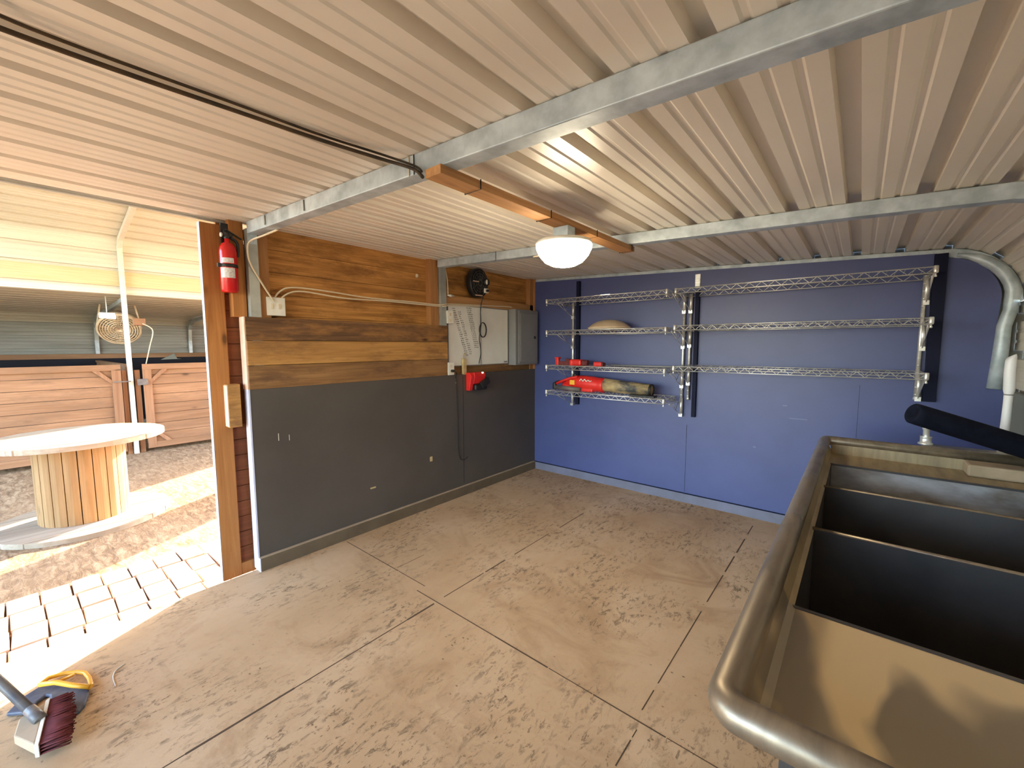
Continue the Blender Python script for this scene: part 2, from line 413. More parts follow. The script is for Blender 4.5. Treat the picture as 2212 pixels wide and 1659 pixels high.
# right wall: corrugated sheet running into the ceiling
path = [(-.12, ZC(-.12))]+[(x, ZC(x)) for x in (1, 2, 3.0, 3.40)]+arc(3.42, 1.775, .37, 84, 0, 12)[1:]
prof = ribbed(path, .08+.12)
b = MB(); b.sheet(prof, -6.0, .12); o = st(b.build('ceiling', MAT['ceil'], solid=.0015))
prof = ribbed([(3.79, 1.775), (3.79, -.05)], .10)
b = MB(); b.sheet(prof, -6.0, .12); st(b.build('wall_right', MAT['ceil'], solid=.0015))
b = MB(); b.box(3.75, 3.785, -6.0, -.02, 0, 1.21); st(b.build('wall_right', MAT['plyR']))
# wall behind the viewpoint, with an unseen opening added to let daylight in
b = MB(); b.box(2.75, 3.79, -6.05, -6.0, 0, 2.4); b.box(0, .25, -6.05, -6.0, 0, 2.4); b.box(.25, 2.75, -6.05, -6.0, 2.1, 2.4); st(b.build('wall_front', MAT['ceil']))
b = MB(); b.box(-.07, 0, -6.0, -5.1, 0, 2.3); st(b.build('wall_left', MAT['wallgrey']))
# corrugated end wall closing the room behind the blue panels
b = MB(); b.box(-.10, 3.86, .122, .14, -.1, 2.40); st(b.build('wall_back', MAT['barnwall']))
# baseboards
b = MB(); b.box(0.0005, .026, -3.09, -.03, 0, .09, MAT['basegrey']); b.box(0.0005, .0262, -3.09, -.03, .09, .094, MAT['dust'])
b.box(0.0, .0265, -3.0935, -3.0885, 0, .094, MAT['edge']); st(b.build('baseboard_left'))
b = MB(); b.box(.0, 3.75, -.02, -.0005, 0, .085, MAT['basedust']); b.box(.0, 3.75, -.021, -.0005, .085, .089, MAT['navy']); st(b.build('baseboard_back'))
b = MB(); b.box(-.125, -.10, -5.1, -3.05, 2.272, 2.284); b.box(-.16, -.13, -5.1, -3.05, 2.30, 2.33); st(b.build('trim_11', MAT['galv_d']))
b = MB(); b.box(-.09, .0, .0, .05, 1.2, 2.3); st(b.build('trim_12', MAT['stud']))

# ------------------------------------------------------------------ steel hoops of the room
def hoop(y, h, label, left=True, w=.035, r=.29):
    t = thing('roof_hoop', label, 'steel beam', (0, y, 0), 'galvanized hoops under the ceiling')
    o = 0.0015
    pts = [(0 if left else .3, ZC(0)-h/2-o), (1.0, ZC(1)-h/2-o), (2, ZC(2)-h/2-o), (3.0, ZC(3)-h/2-o), (3.38, ZC(3.38)-h/2-o)]
    c = arc(3.42, 1.775, .37-h/2-.004, 84, 0, 8)
    pts = pts[:-1]+c
    b = MB(); b.tube([(x, y, z) for x, z in pts], (w, h/2), sq=True, up=(0, 0, 1)); b.build('rafter', MAT['galv'], t, bev=.004)
    return t
t = hoop(-3.015, .073, 'large galvanized steel ceiling beam nearest the doorway')
b = MB(); b.box(-.062, -.004, -3.05, -2.99, 0.0, 2.245); b.build('post', MAT['galv_d'], t)
b = MB(); b.box(-.004, .002, -3.045, -2.995, 2.15, 2.215)
for q in range(3): b.lathe([(.012, .0025), (.012, .006), (.007, .006), (.007, .0025)], (0.0, -3.03+.012*q, 2.165+.02*q), 12, None, 'x')
b.build('bracket', MAT['galv'], t)
b = MB(); b.box(3.75-.062, 3.75, -3.05, -2.98, 0, 1.78); b.build('post', MAT['galv_d'], t)
for xx, m_ in ((1.67, 'cablew'), (1.70, 'black')):
    b = MB(); b.tube([(xx, -3.0525, 2.212), (xx, -3.0525, 2.140)], .002, 6); b.build('strap', MAT[m_], t)
for xx in (.30, .80):
    b = MB(); b.tube([(xx, -3.053, ZC(xx)-.01), (xx, -3.053, ZC(xx)-.055), (xx+.01, -3.058, ZC(xx)-.065)], .0035, 6); b.build('hook', MAT['galv_d'], t)
t = hoop(-1.465, .066, 'galvanized steel ceiling beam across the middle behind the lamp')
b = MB(); b.box(-.062, -.002, -1.462, -1.395, 1.1, 2.25); b.build('post', MAT['galv_d'], t)
b = MB(); b.box(3.688, 3.75, -1.50, -1.43, 0, 1.78); b.build('post', MAT['galv_d'], t)
b = MB(); b.tube([(.72, -1.503, ZC(.72)-.001), (.72, -1.503, ZC(.72)-.072)], .002, 6); b.build('strap', MAT['black'], t)
t = hoop(-.005+.04, .06, 'bent steel tube frame around the end of the blue wall', w=.03)
# pull the visible end of this hoop proud of the wall
b = MB(); pts = [(x, .0, z) for x, z in arc(3.42, 1.775, .325, 80, 12, 8)]+[(3.735, 0, 1.72), (3.715, 0, 1.62), (3.712, 0, 1.45), (3.700, 0, 1.217)]
b.tube(pts, .036, 12, rs=[.012, .018, .026, .032, .034, .034, .034, .034, .036, .034, .034, .036, .036]); b.build('bent_tube', MAT['galv'], t)

# ------------------------------------------------------------------ batten, lamp, cables
t = thing('wood_batten', 'pine batten strapped under the steel ceiling beams, carrying the lamp', 'wood beam', (1.72, -2, 2.1))
b = MB(); b.box(1.775, 1.858, -3.06, -1.43, 2.105, 2.137); b.build('board', MAT['batten'], t, bev=.002)
for yy in (-2.86, -2.38, -1.93, -1.47):
    b = MB(); b.tube([(1.773, yy, 2.14), (1.773, yy, 2.103), (1.860, yy, 2.103), (1.860, yy, 2.14)], .0025, 6); b.build('strap', MAT['black'], t)
t = thing('ceiling_lamp', 'lit round dome ceiling lamp hanging from the pine batten', 'lamp', (1.815, -2.2, 2.1))
LX, LY = 1.815, -2.2
b = MB(); b.box(LX-.045, LX+.045, LY-.035, LY+.035, 2.05, 2.104, MAT['galv']); b.lathe([(0, 2.05), (.05, 2.05), (.055, 2.035), (.05, 2.03), (0, 2.03)], (LX, LY, 0), 20, MAT['galv']); b.build('junction_box', None, t, bev=.002)
b = MB(); b.lathe([(0, 2.044), (.09, 2.044), (.138, 2.034), (.147, 2.022), (.142, 2.014), (0, 2.014)], (LX, LY, 0), 40); b.build('rim', MAT['white'], t)
b = MB(); b.lathe([(.140, 2.020), (.144, 2.010), (.141, 1.995), (.125, 1.962), (.098, 1.932), (.062, 1.914), (.027, 1.907), (0, 1.906)], (LX, LY, 0), 40); b.build('diffuser', MAT['lamp'], t)
# black dusty cable along the ceiling
def polyline(pts, k=6):
    P = [Vector(p) for p in pts]; out = []
    for i in range(len(P)-1):
        p0 = P[max(0, i-1)]; p1 = P[i]; p2 = P[i+1]; p3 = P[min(len(P)-1, i+2)]
        for j in range(k):
            t_ = j/k
            out.append(.5*((2*p1)+(-p0+p2)*t_+(2*p0-5*p1+4*p2-p3)*t_*t_+(-p0+3*p1-3*p2+p3)*t_**3))
    out.append(P[-1]); return out
b = MB(); b.tube(polyline([(1.62, -5.9, 2.2), (1.60, -4.8, 2.195), (1.555, -4.15, 2.19), (1.545, -3.9, 2.193), (1.55, -3.6, 2.20), (1.58, -3.35, 2.195), (1.63, -3.15, 2.185), (1.72, -3.075, 2.15), (1.768, -3.066, 2.11)]), .0065, 8)
tag(b.build('power_cable', MAT['cableb']), 'thick dusty black cable sagging under the ceiling panels', 'cable')
b = MB(); b.tube(polyline([(1.69, -5.9, 2.205), (1.66, -4.8, 2.20), (1.615, -4.15, 2.192), (1.562, -3.95, 2.207), (1.562, -3.6, 2.215), (1.575, -3.35, 2.214), (1.62, -3.15, 2.206), (1.715, -3.066, 2.165), (1.765, -3.068, 2.13)]), .0045, 8)
tag(b.build('power_cable', MAT['cableb']), 'thinner brown cable running beside the thick cable, above it', 'cable')
b = MB(); b.tube(polyline([(LX-.10, LY+.05, 2.03), (LX-.2, LY+.12, 2.02), (LX-.33, LY+.18, 2.03)]), .004, 6)
tag(b.build('lamp_wire', MAT['cablew']), 'short cream wire end sticking out left of the dome lamp', 'wire')
# cream wire from beam to switch, and two runs along the siding
b = MB(); b.tube(polyline([(.30, -2.985, 2.195), (.16, -3.02, 2.175), (.045, -3.045, 2.16), (.012, -3.055, 2.12), (.010, -3.045, 2.03), (.0, -2.99, 1.93), (-.005, -2.93, 1.83), (-.01, -2.905, 1.80)]), .006, 8)
tag(b.build('switch_wire', MAT['cablew']), 'cream wire looping from the near steel beam down to the switch', 'wire')
b = MB(); b.tube(polyline([(-.04, -2.90, 1.81), (-.03, -2.86, 1.87), (-.025, -2.78, 1.905), (-.028, -2.55, 1.905), (-.028, -2.2, 1.885), (-.025, -1.8, 1.885), (-.018, -1.5, 1.88), (.004, -1.43, 1.885), (-.01, -1.3, 1.90), (-.012, -.9, 1.915), (-.012, -.5, 1.93), (-.0, -.44, 1.925)]), .0055, 8)
tag(b.build('wall_wire', MAT['cablew']), 'upper cream wire stapled along the wooden siding to the breaker box', 'wire')
b = MB(); b.tube(polyline([(-.04, -2.87, 1.80), (-.03, -2.81, 1.86), (-.025, -2.70, 1.885), (-.028, -2.4, 1.865), (-.028, -2.0, 1.872), (-.018, -1.5, 1.868), (.006, -1.43, 1.87), (-.008, -1.3, 1.888), (-.012, -.9, 1.903)]), .0055, 8)
tag(b.build('wall_wire', MAT['cablew']), 'lower cream wire stapled along the wooden siding above the switch', 'wire')
# ------------------------------------------------------------------ things on the grey wall
t = thing('light_switch', 'white double toggle switch plate on the wooden siding', 'switch', (-.05, -2.90, 1.77))
b = MB(); b.box(-.075, -.022, -2.945, -2.84, 1.712, 1.822); b.build('box', MAT['white'], t, bev=.003)
b = MB(); b.box(-.0225, -.017, -2.952, -2.833, 1.706, 1.828); b.build('plate', MAT['white'], t, bev=.003)
for yy in (-2.915, -2.869):
    b = MB(); b.box(-.02, -.010, yy-.004, yy+.004, 1.755, 1.780); b.box(-.017, -.0165, yy-.007, yy+.007, 1.750, 1.786); b.build('toggle', MAT['cablew'], t)
for (y0, z0, lab, plug) in ((-1.402, 1.712, 'white outlet plate between the steel post and the whiteboard top', 0), (-1.402, 1.222, 'white outlet plate with a black plug, low beside the planks', 1)):
    t = thing('outlet', lab, 'outlet', (.01, y0, z0))
    b = MB(); b.box(-.04, .008, y0+.006, y0+.074, z0+.004, z0+.116); b.build('box', MAT['white'], t)
    b = MB(); b.box(.008, .014, y0, y0+.08, z0, z0+.122); b.build('plate', MAT['white'], t, bev=.003)
    for dz in (.032, .085):
        b = MB(); b.box(.014, .0155, y0+.026, y0+.054, z0+dz-.014, z0+dz+.014); b.build('socket', MAT['cablew'], t, bev=.001)
    if plug:
        b = MB(); b.tube([(.014, y0+.045, z0+.04), (.045, y0+.045, z0+.04)], .013, 10)
        b.tube(polyline([(.042, y0+.045, z0+.04), (.05, y0+.07, z0+.03), (.03, y0+.09, z0+.0), (.012, y0+.095, z0-.03)]), .004, 6)
        tag(b.build('plug', MAT['black']), 'black plug in the low outlet, its thin cord drooping down the grey wall', 'plug')
# whiteboard
t = thing('whiteboard', 'whiteboard with two slanting columns of black handwriting', 'whiteboard', (-.02, -.92, 1.3))
b = MB(); b.box(-.038, -.028, -1.355, -.475, 1.305, 1.895); b.build('panel', MAT['board'], t)
b = MB()
for q in ((-1.36, -.47, 1.30, 1.308), (-1.36, -.47, 1.892, 1.90)): b.box(-.04, -.024, q[0], q[1], q[2], q[3])
for q in ((-1.362, -1.353), (-.915, -.905), (-.478, -.47)): b.box(-.04, -.0255, q[0], q[1], 1.30, 1.90)
b.build('frame', MAT['epanel'], t)
b = MB(); random.seed(11)
def scrib(y, z, w):
    x = -.0275
    k = max(2, int(w/.011)); yy = y
    for i in range(k):
        h = random.uniform(.008, .014); a = random.uniform(-.005, .005)
        b.box(x, x+.0006, yy, yy+.0036, z-h/2, z+h/2, rot=Matrix.Rotation(a*60, 3, 'X'))
        if random.random() < .7: b.box(x, x+.0006, yy, yy+.007, z+random.choice((-.004, 0, .001)), z+.0052)
        yy += w/k
for i in range(23):
    z = 1.86-i*.0205; y = -1.30+i*.0075
    scrib(y, z, random.uniform(.035, .05)); 
    if i > 1: scrib(y+.062, z+.012, random.uniform(.03, .045))
b.build('handwriting', MAT['ink'], t); b = MB()
for i in range(21):
    z = 1.875-i*.0195; y = -1.11+i*.0055
    scrib(y, z, random.uniform(.05, .075))
b.build('handwriting', MAT['ink'], t)
b = MB(); b.lathe([(0, .012), (.008, .011), (.009, 0), (0, 0)], (-.028, -.535, 1.325), 14, None, 'x'); b.lathe([(0, .012), (.008, .011), (.009, 0), (0, 0)], (-.028, -.505, 1.325), 14, None, 'x'); b.build('magnet', MAT['epanel'], t)
# breaker box
t = thing('breaker_box', 'grey metal breaker box mounted in the wall corner', 'electrical box', (.0, -.25, 1.28))
b = MB(); b.box(-.04, .070, -.455, -.045, 1.285, 1.905); b.build('body', MAT['epanel'], t, bev=.004)
b = MB(); b.box(.070, .080, -.405, -.055, 1.30, 1.89); b.box(.080, .086, -.385, -.08, 1.325, 1.865); b.build('door', MAT['epanel'], t, bev=.003)
b = MB(); b.box(.086, .094, -.14, -.11, 1.58, 1.61); b.build('latch', MAT['black'], t, bev=.002)
# small round fan
t = thing('wall_fan', 'small black round fan heater mounted high above the whiteboard', 'fan', (0, -.97, 2.1))
FY, FZ = -.985, 2.13
b = MB(); b.lathe([(.0, -.02), (.115, -.02), (.125, -.01), (.125, .055), (.118, .062), (.112, .055), (.112, -.01), (0, -.01)], (-.02, FY, FZ), 36, None, 'x', 1, 1.15); b.build('drum', MAT['black'], t)
b = MB()
for rr in (.03, .055, .08, .102): b.tube([(.044, FY+rr*math.cos(a*math.pi/12), FZ+1.15*rr*math.sin(a*math.pi/12)) for a in range(25)], .0016, 5, cap=False)
for a in range(12): b.tube([(.046, FY+.02*math.cos(a*math.pi/6), FZ+.02*math.sin(a*math.pi/6)), (.04, FY+.115*math.cos(a*math.pi/6), FZ+.13*math.sin(a*math.pi/6))], .0014, 5)
b.build('grille', MAT['hgrey'], t)
b = MB(); b.lathe([(0, .03), (.035, .03), (.035, 0), (0, 0)], (.05, FY+.065, FZ+.01), 20, None, 'x'); b.build('motor_cap', MAT['black'], t)
b = MB(); b.lathe([(.0, .034), (.024, .034), (.026, .03), (0, .03)], (.05, FY+.06, FZ+.01), 20, None, 'x', .6, 1); b.build('cap_label', MAT['white'], t)
b = MB(); b.box(.045, .062, FY+.05, FY+.105, FZ-.095, FZ-.05); b.build('control_plate', MAT['white'], t, bev=.003)
b = MB(); b.lathe([(0, .02), (.012, .02), (.014, 0), (0, 0)], (.06, FY+.08, FZ-.073), 14, None, 'x'); b.build('knob', MAT['black'], t)
b = MB(); b.box(.042, .05, FY-.10, FY-.02, FZ+.005, FZ+.012); b.build('trim_strip', MAT['rawedge'], t)
b = MB(); b.box(.042, .05, FY-.07, FY+.03, FZ-.13, FZ-.122); b.build('trim_strip', MAT['rawedge'], t)
# fan cord with loop
b = MB()
pts = [(.03, -.925, 2.01), (.0, -.925, 1.93), (-.012, -.925, 1.85), (-.012, -.92, 1.76)]
for a in range(0, 22): pts.append((-.010+.0006*a, -.90+.052*math.cos(math.radians(120-a*34)), 1.665+.075*math.sin(math.radians(120-a*34))))
pts += [(-.012, -.945, 1.58), (-.014, -.93, 1.50), (-.014, -.925, 1.42), (-.012, -.945, 1.35), (-.012, -.955, 1.315)]
b.tube(polyline(pts, 3), .0045, 7)
b.build('power_cord', MAT['black'], bpy.data.objects['wall_fan'])
# bottle shaped yellow tool hanging below the board
t = thing('hanging_torch', 'slim yellowish metal tool hanging below the whiteboard', 'tool', (0, -1.18, 1.21))
b = MB(); b.box(-.022, .004, -1.195, -1.145, 1.215, 1.375); b.build('body', MAT['tan'], t, bev=.006)
b = MB(); b.tube(polyline([(.0, -1.185, 1.372), (.0, -1.182, 1.41), (.0, -1.17, 1.43), (.0, -1.158, 1.41), (.0, -1.155, 1.372)]), .004, 8); b.build('hook', MAT['tan'], t)
# red charger
t = thing('battery_charger', 'red and black battery charger fixed on the grey wall top', 'charger', (.05, -1.05, 1.1))
b = MB(); b.prism([(.001, 1.055), (.001, 1.235), (.05, 1.235), (.075, 1.20), (.045, 1.055)], -1.155, -1.11, 'y', MAT['red']); b.prism([(.001, 1.10), (.001, 1.235), (.07, 1.235), (.08, 1.20), (.06, 1.12)], -1.11, -.955, 'y', MAT['red']); b.build('body', None, t, bev=.004)
b = MB(); b.box(.001, .085, -1.10, -.93, 1.055, 1.115); b.box(.02, .10, -1.03, -.90, 1.09, 1.16, rot=Matrix.Rotation(.5, 3, 'X')); b.build('battery_bay', MAT['black'], t, bev=.012)
b = MB(); b.box(.068, .078, -1.0, -.985, 1.222, 1.236); b.build('indicator_light', MAT['led'], t)
b = MB(); random.seed(2)
for i in range(5): b.box(.0715, .0725, -1.085+i*.014, -1.077+i*.014, 1.219, 1.227)
b.build('lettering', MAT['white'], t)
b = MB(); b.tube(polyline([(.0135, -1.295, 1.2), (.006, -1.29, 1.1), (.005, -1.28, .8), (.005, -1.275, .5), (.005, -1.25, .38), (.005, -1.19, .36), (.005, -1.15, .38)]), .003, 6)
b.build('cord', MAT['black'], bpy.data.objects['plug'])
b = MB(); b.lathe([(0, .012), (.012, .010), (.016, 0), (0, 0)], (-.096, -1.66, 2.13), 18, None, 'x', 1, 1.25)
tag(b.build('foam_plug', MAT['cablew']), 'round pale plug in the wooden siding near the second post', 'plug')
t = thing('wire_connector', 'tiny white cord connector beside the second post', 'connector', (0, -1.33, 1.98))
b = MB(); b.tube([(.0, -1.38, 1.975), (.0, -1.30, 1.975)], .006, 8, rs=None); b.build('shaft', MAT['white'], t)
b = MB(); b.tube([(.0, -1.355, 1.975), (.0, -1.325, 1.975)], .012, 10); b.build('collar', MAT['white'], t)
b = MB(); b.tube(polyline([(-.01, -1.395, 2.21), (-.01, -1.375, 2.13), (-.008, -1.37, 2.05), (-.004, -1.372, 1.98)]), .005, 7)
tag(b.build('wall_wire', MAT['cablew']), 'short cream wire dropping beside the second post to a connector', 'wire')
# ------------------------------------------------------------------ doorway: sliding door, extinguisher
t = thing('sliding_door', 'open reddish wooden barn door with an amber stile behind the wall end', 'door', (-.12, -3.0, 0))
b = MB(); b.box(-.135, -.095, -3.272, -3.165, -.03, 2.255); b.build('stile', MAT['doorstile'], t, bev=.003)
b = MB(); b.box(-.137, -.095, -3.2755, -3.2735, -.03, 2.255); b.build('sunlit_edge', MAT['edge'], t)  # sunlight on the door edge, painted as a pale strip
b = MB(); b.box(-.13, -.105, -3.165, -2.2, 2.19, 2.255); b.box(-.13, -.098, -3.165, -2.2, -.03, .05); b.build('rail', MAT['doorstile'], t, bev=.002)
b = MB(); z = .05
while z < 2.12:
    h = .105; b.box(-.135, -.118, -3.165, -2.2, z, min(z+h-.004, 2.13)); z += h
b.box(-.139, -.133, -3.165, -2.2, 0, 2.13); b.build('boards', MAT['doorwood'], t)
b = MB(); b.box(-.135, -.11, -3.25, -2.95, 2.03, 2.09, rot=Matrix.Rotation(.75, 3, 'X')); b.build('brace', MAT['doorstile'], t)
b = MB(); b.box(-.118, -.03, -3.20, -3.13, .985, 1.26, MAT['pl2']); b.box(-.116, -.032, -3.204, -3.199, .99, 1.255, MAT['rawedge']); b.build('handle_block', None, t, bev=.002)
t = thing('fire_extinguisher', 'red fire extinguisher hung on the door post', 'fire extinguisher', (-.02, -3.16, 1.82))
EX, EY = -.02, -3.155
b = MB(); b.lathe([(0, 1.835), (.04, 1.835), (.047, 1.85), (.047, 2.08), (.044, 2.105), (.03, 2.13), (.014, 2.14), (.014, 2.165), (0, 2.165)], (EX, EY, 0), 36); b.build('cylinder', MAT['redext'], t)
b = MB(); b.lathe([(0, 2.16), (.016, 2.16), (.016, 2.195), (0, 2.195)], (EX, EY, 0), 16); b.box(EX-.012, EX+.012, EY-.03, EY+.03, 2.175, 2.188); b.build('valve', MAT['black'], t, bev=.002)
b = MB(); b.box(EX-.009, EX+.009, EY-.012, EY+.085, 2.19, 2.197, rot=Matrix.Rotation(-.5, 3, 'X')); b.box(EX-.009, EX+.009, EY-.01, EY+.07, 2.165, 2.172, rot=Matrix.Rotation(-.9, 3, 'X')); b.build('lever', MAT['black'], t, bev=.002)
b = MB(); b.lathe([(0, .004), (.013, .004), (.013, -.004), (0, -.004)], (EX+.005, EY-.032, 2.18), 16, None, 'y'); b.build('gauge', MAT['white'], t)
b = MB(); b.tube(polyline([(EX, EY+.02, 2.17), (EX, EY+.05, 2.15), (EX-.005, EY+.058, 2.11), (EX-.01, EY+.054, 2.06)]), .009, 8); b.build('hose', MAT['black'], t)
b = MB(); b.lathe([(.0475, 1.985), (.050, 1.987), (.050, 2.003), (.0475, 2.005)], (EX, EY, 0), 30); b.box(EX+.0, EX+.02, EY-.062, EY-.045, 1.984, 2.006); b.build('strap', MAT['black'], t)
b = MB()
def lab(z0, z1, a0, a1, m):
    n = 12; vs = []
    for i in range(n+1):
        a = math.radians(a0+(a1-a0)*i/n); vs.append([b.bm.verts.new((EX+.0478*math.cos(a), EY+.0478*math.sin(a), z)) for z in (z0, z1)])
    for p_, q_ in zip(vs, vs[1:]):
        f = b.bm.faces.new((p_[0], q_[0], q_[1], p_[1])); f.material_index = b.mi(m); f.smooth = True
lab(1.92, 1.98, -75, 25, MAT['extlabel']); lab(2.01, 2.04, -60, 20, MAT['extlabel'])
b.build('paper_label', None, t)
b = MB(); b.box(-.07, -.055, EY-.02, EY+.04, 1.95, 2.26); b.box(-.07, -.03, EY-.01, EY+.01, 2.19, 2.215); b.build('bracket', MAT['black'], t)

# ------------------------------------------------------------------ wire shelves
def wire_shelf(x0, x1, z, t, yb=-.03, yf=-.375):
    b = MB(); dz = .019; r = .0034
    for y in (yf, yb):
        b.tube([(x0, y, z+dz), (x1, y, z+dz)], r*1.15, 6); b.tube([(x0, y, z-dz), (x1, y, z-dz)], r*1.15, 6)
        n = int((x1-x0)/.042); pts = []
        for i in range(n+1): pts.append((x0+(x1-x0)*i/n, y, z+(dz if i % 2 else -dz)))
        b.tube(pts, .0028, 5)
    for x in (x0+.004, x1-.004):
        b.tube([(x, yf, z+dz), (x, yb, z+dz)], r, 6); b.tube([(x, yf, z-dz), (x, yb, z-dz)], r, 6)
        pts = [(x, yf+(yb-yf)*i/12, z+(dz if i % 2 else -dz)) for i in range(13)]; b.tube(pts, .0021, 5)
    n = int((x1-x0)/.045)
    for i in range(1, n): b.tube([(x0+(x1-x0)*i/n, yf, z+dz+.003), (x0+(x1-x0)*i/n, yb, z+dz+.003)], .0014, 4)
    sh = b.build('wire_shelf', MAT['chrome'], t)
    for x in (x0, x1):
        c = MB(); c.lathe([(.0, -.021), (.011, -.021), (.013, -.012), (.013, .022), (.010, .026), (0, .026)], (x, yf, z), 14); c.lathe([(0, -.045), (.006, -.043), (.008, -.038), (.005, -.03), (.004, -.02), (0, -.02)], (x, yf, z), 10); o = c.build('collar', MAT['chrome'], None)
        o.parent = sh
    return sh
def post(x, z0, z1, t):
    b = MB(); b.tube([(x, -.03, z0), (x, -.03, z1)], .0125, 14)
    z = z0+.03
    while z < z1: b.lathe([(.0128, z), (.0135, z+.002), (.0128, z+.004)], (x, -.03, 0), 14); z += .0254*2
    b.lathe([(0, z0-.006), (.015, z0-.006), (.015, z0+.012), (.0125, z0+.014)], (x, -.03, 0), 14)
    o = b.build('post', MAT['chrome'], t)
def bracket(x, z, t, yb=-.045, yf=-.36, d=.15):
    b = MB(); b.tube([(x, yf, z-.018), (x, yb-.0, z-d)], .0035, 6); b.tube([(x, yf, z-.02), (x, yb, z-.02)], .003, 6)
    b.tube([(x, yf+.10, z-.02), (x, (yf+yb)/2+.02, z-d*.58), (x, yb-.06, z-.02)], .0028, 6)
    b.box(x-.016, x+.016, -.047, -.014, z-d-.02, z-d+.01); b.tube([(x-.0, -.03, z-d), (x, -.03, z+.005)], .0165, 12)
    b.build('bracket', MAT['chrome'], t)
t = thing('wall_shelving', 'four-tier chrome wire wall shelving near the corner', 'shelf', (1.07, -.03, .86), 'wire shelving on the blue wall')
for z in (1.963, 1.638, 1.271, 1.0): 
    wire_shelf(.432, 1.697, z, t); bracket(.548, z, t); bracket(1.742, z, t)
post(.548, .862, 1.97, t); post(1.742, .853, 1.965, t)
t = thing('wall_shelving', 'three-tier long chrome wire wall shelving toward the sink', 'shelf', (2.55, -.03, .86), 'wire shelving on the blue wall')
for z in (1.963, 1.650, 1.300):
    wire_shelf(1.775, 3.35, z, t); bracket(1.80, z, t); bracket(3.345, z, t, d=.17)
post(1.80, 1.0, 1.965, t); post(3.335, 1.125, 1.97, t)
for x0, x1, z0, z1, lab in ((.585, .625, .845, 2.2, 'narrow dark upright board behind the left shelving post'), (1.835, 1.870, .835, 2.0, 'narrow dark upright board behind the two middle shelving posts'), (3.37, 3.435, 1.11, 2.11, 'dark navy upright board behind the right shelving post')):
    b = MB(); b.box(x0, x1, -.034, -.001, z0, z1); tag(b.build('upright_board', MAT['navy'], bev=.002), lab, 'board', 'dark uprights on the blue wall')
b = MB(); b.box(1.822, 1.868, -.012, -.004, 2.02, 2.145); b.box(1.825, 1.865, -.016, -.011, 2.035, 2.06); b.box(1.825, 1.865, -.016, -.011, 2.08, 2.10); tag(b.build('strap_bracket', MAT['chrome'], bev=.002), 'bright perforated metal strap above the middle shelving posts', 'bracket')
# glass dome cover
t = thing('glass_shade', 'dusty beige dome lamp shade lying on the upper left shelf', 'lamp shade', (1.07, -.2, 1.655))
b = MB(); b.lathe([(.16, 1.665), (.208, 1.668), (.213, 1.678), (.20, 1.688), (.17, 1.712), (.12, 1.738), (.06, 1.753), (0, 1.757)], (1.07, -.20, 0), 40); b.build('dome', MAT['dirt_dome'], t)
b = MB(); b.lathe([(.16, 1.6615), (.195, 1.6615), (.20, 1.668), (.19, 1.674)], (1.07, -.20, 0), 40); b.build('rim', MAT['bwhite'], t)
# small red tools
t = thing('red_clamp', 'red clamp with a dark bar, leftmost on the third shelf', 'clamp', (.55, -.25, 1.29))
b = MB(); b.box(.475, .512, -.27, -.23, 1.29, 1.375); b.box(.470, .520, -.28, -.22, 1.36, 1.378); b.build('jaw', MAT['red'], t, bev=.006)
b = MB(); b.box(.51, .62, -.262, -.238, 1.292, 1.335); b.box(.60, .65, -.27, -.23, 1.29, 1.36); b.build('bar', MAT['bristle'], t, bev=.004)
t = thing('red_tool', 'red and dark cordless tool body on the third shelf', 'tool', (.75, -.25, 1.29))
b = MB(); b.box(.66, .80, -.29, -.21, 1.29, 1.358, bev=.018); b.box(.665, .70, -.295, -.205, 1.292, 1.35, bev=.008); b.build('body', MAT['red'], t)
b = MB(); b.box(.80, .87, -.28, -.22, 1.295, 1.352, bev=.015); b.build('grip', MAT['bristle'], t)
t = thing('battery_pack', 'small red battery block, alone right of the red tool', 'battery', (.99, -.25, 1.29))
b = MB(); b.box(.945, 1.035, -.29, -.22, 1.29, 1.337, bev=.01); b.build('case', MAT['red'], t)
b = MB(); b.box(1.03, 1.05, -.285, -.225, 1.29, 1.33, bev=.004); b.build('end_cap', MAT['bristle'], t)
b = MB(); b.tube([(1.06, -.13, 1.30), (1.93, -.13, 1.302)], .009, 10); tag(b.build('metal_rod', MAT['epanel']), 'long thin grey rod lying at the back of the third shelf', 'rod')
# leaf blower
t = thing('leaf_blower', 'red cordless leaf blower with a dusty black tube on the lowest shelf', 'leaf blower', (1.0, -.2, 1.02))
b = MB(); 
secs = [(.545, .03, 1.105), (.58, .045, 1.10), (.64, .062, 1.105), (.72, .075, 1.108), (.80, .080, 1.108), (.90, .078, 1.105), (.96, .074, 1.10), (1.0, .072, 1.098), (1.025, .078, 1.096), (1.045, .070, 1.096)]
b.tube([(x, -.21, z) for x, r, z in secs], .06, 20, rs=[r for x, r, z in secs]); b.box(.56, .93, -.27, -.16, 1.022, 1.09, bev=.012)
b.build('motor_housing', MAT['red'], t)
b = MB(); b.tube([(1.04, -.21, 1.10), (1.2, -.21, 1.093), (1.52, -.22, 1.080)], .066, 24, rs=[.070, .064, .055]); b.build('nozzle_tube', MAT['mdust'], t)
b = MB(); b.lathe([(.050, 0), (.058, 0), (.060, .012), (.056, .02), (.050, .02)], (1.515, -.22, 1.080), 24, None, 'x'); b.build('nozzle_ring', MAT['black'], t)
b = MB(); b.tube(polyline([(.47, -.25, 1.035), (.46, -.25, 1.08), (.48, -.25, 1.10), (.60, -.25, 1.13)]), .016, 10); b.box(.44, .48, -.275, -.225, 1.025, 1.10, bev=.01); b.build('rear_guard', MAT['black'], t)
b = MB(); b.tube(polyline([(.49, -.26, 1.09), (.56, -.27, 1.12), (.66, -.27, 1.155), (.75, -.26, 1.175)]), .014, 10); b.build('handle', MAT['red'], t)
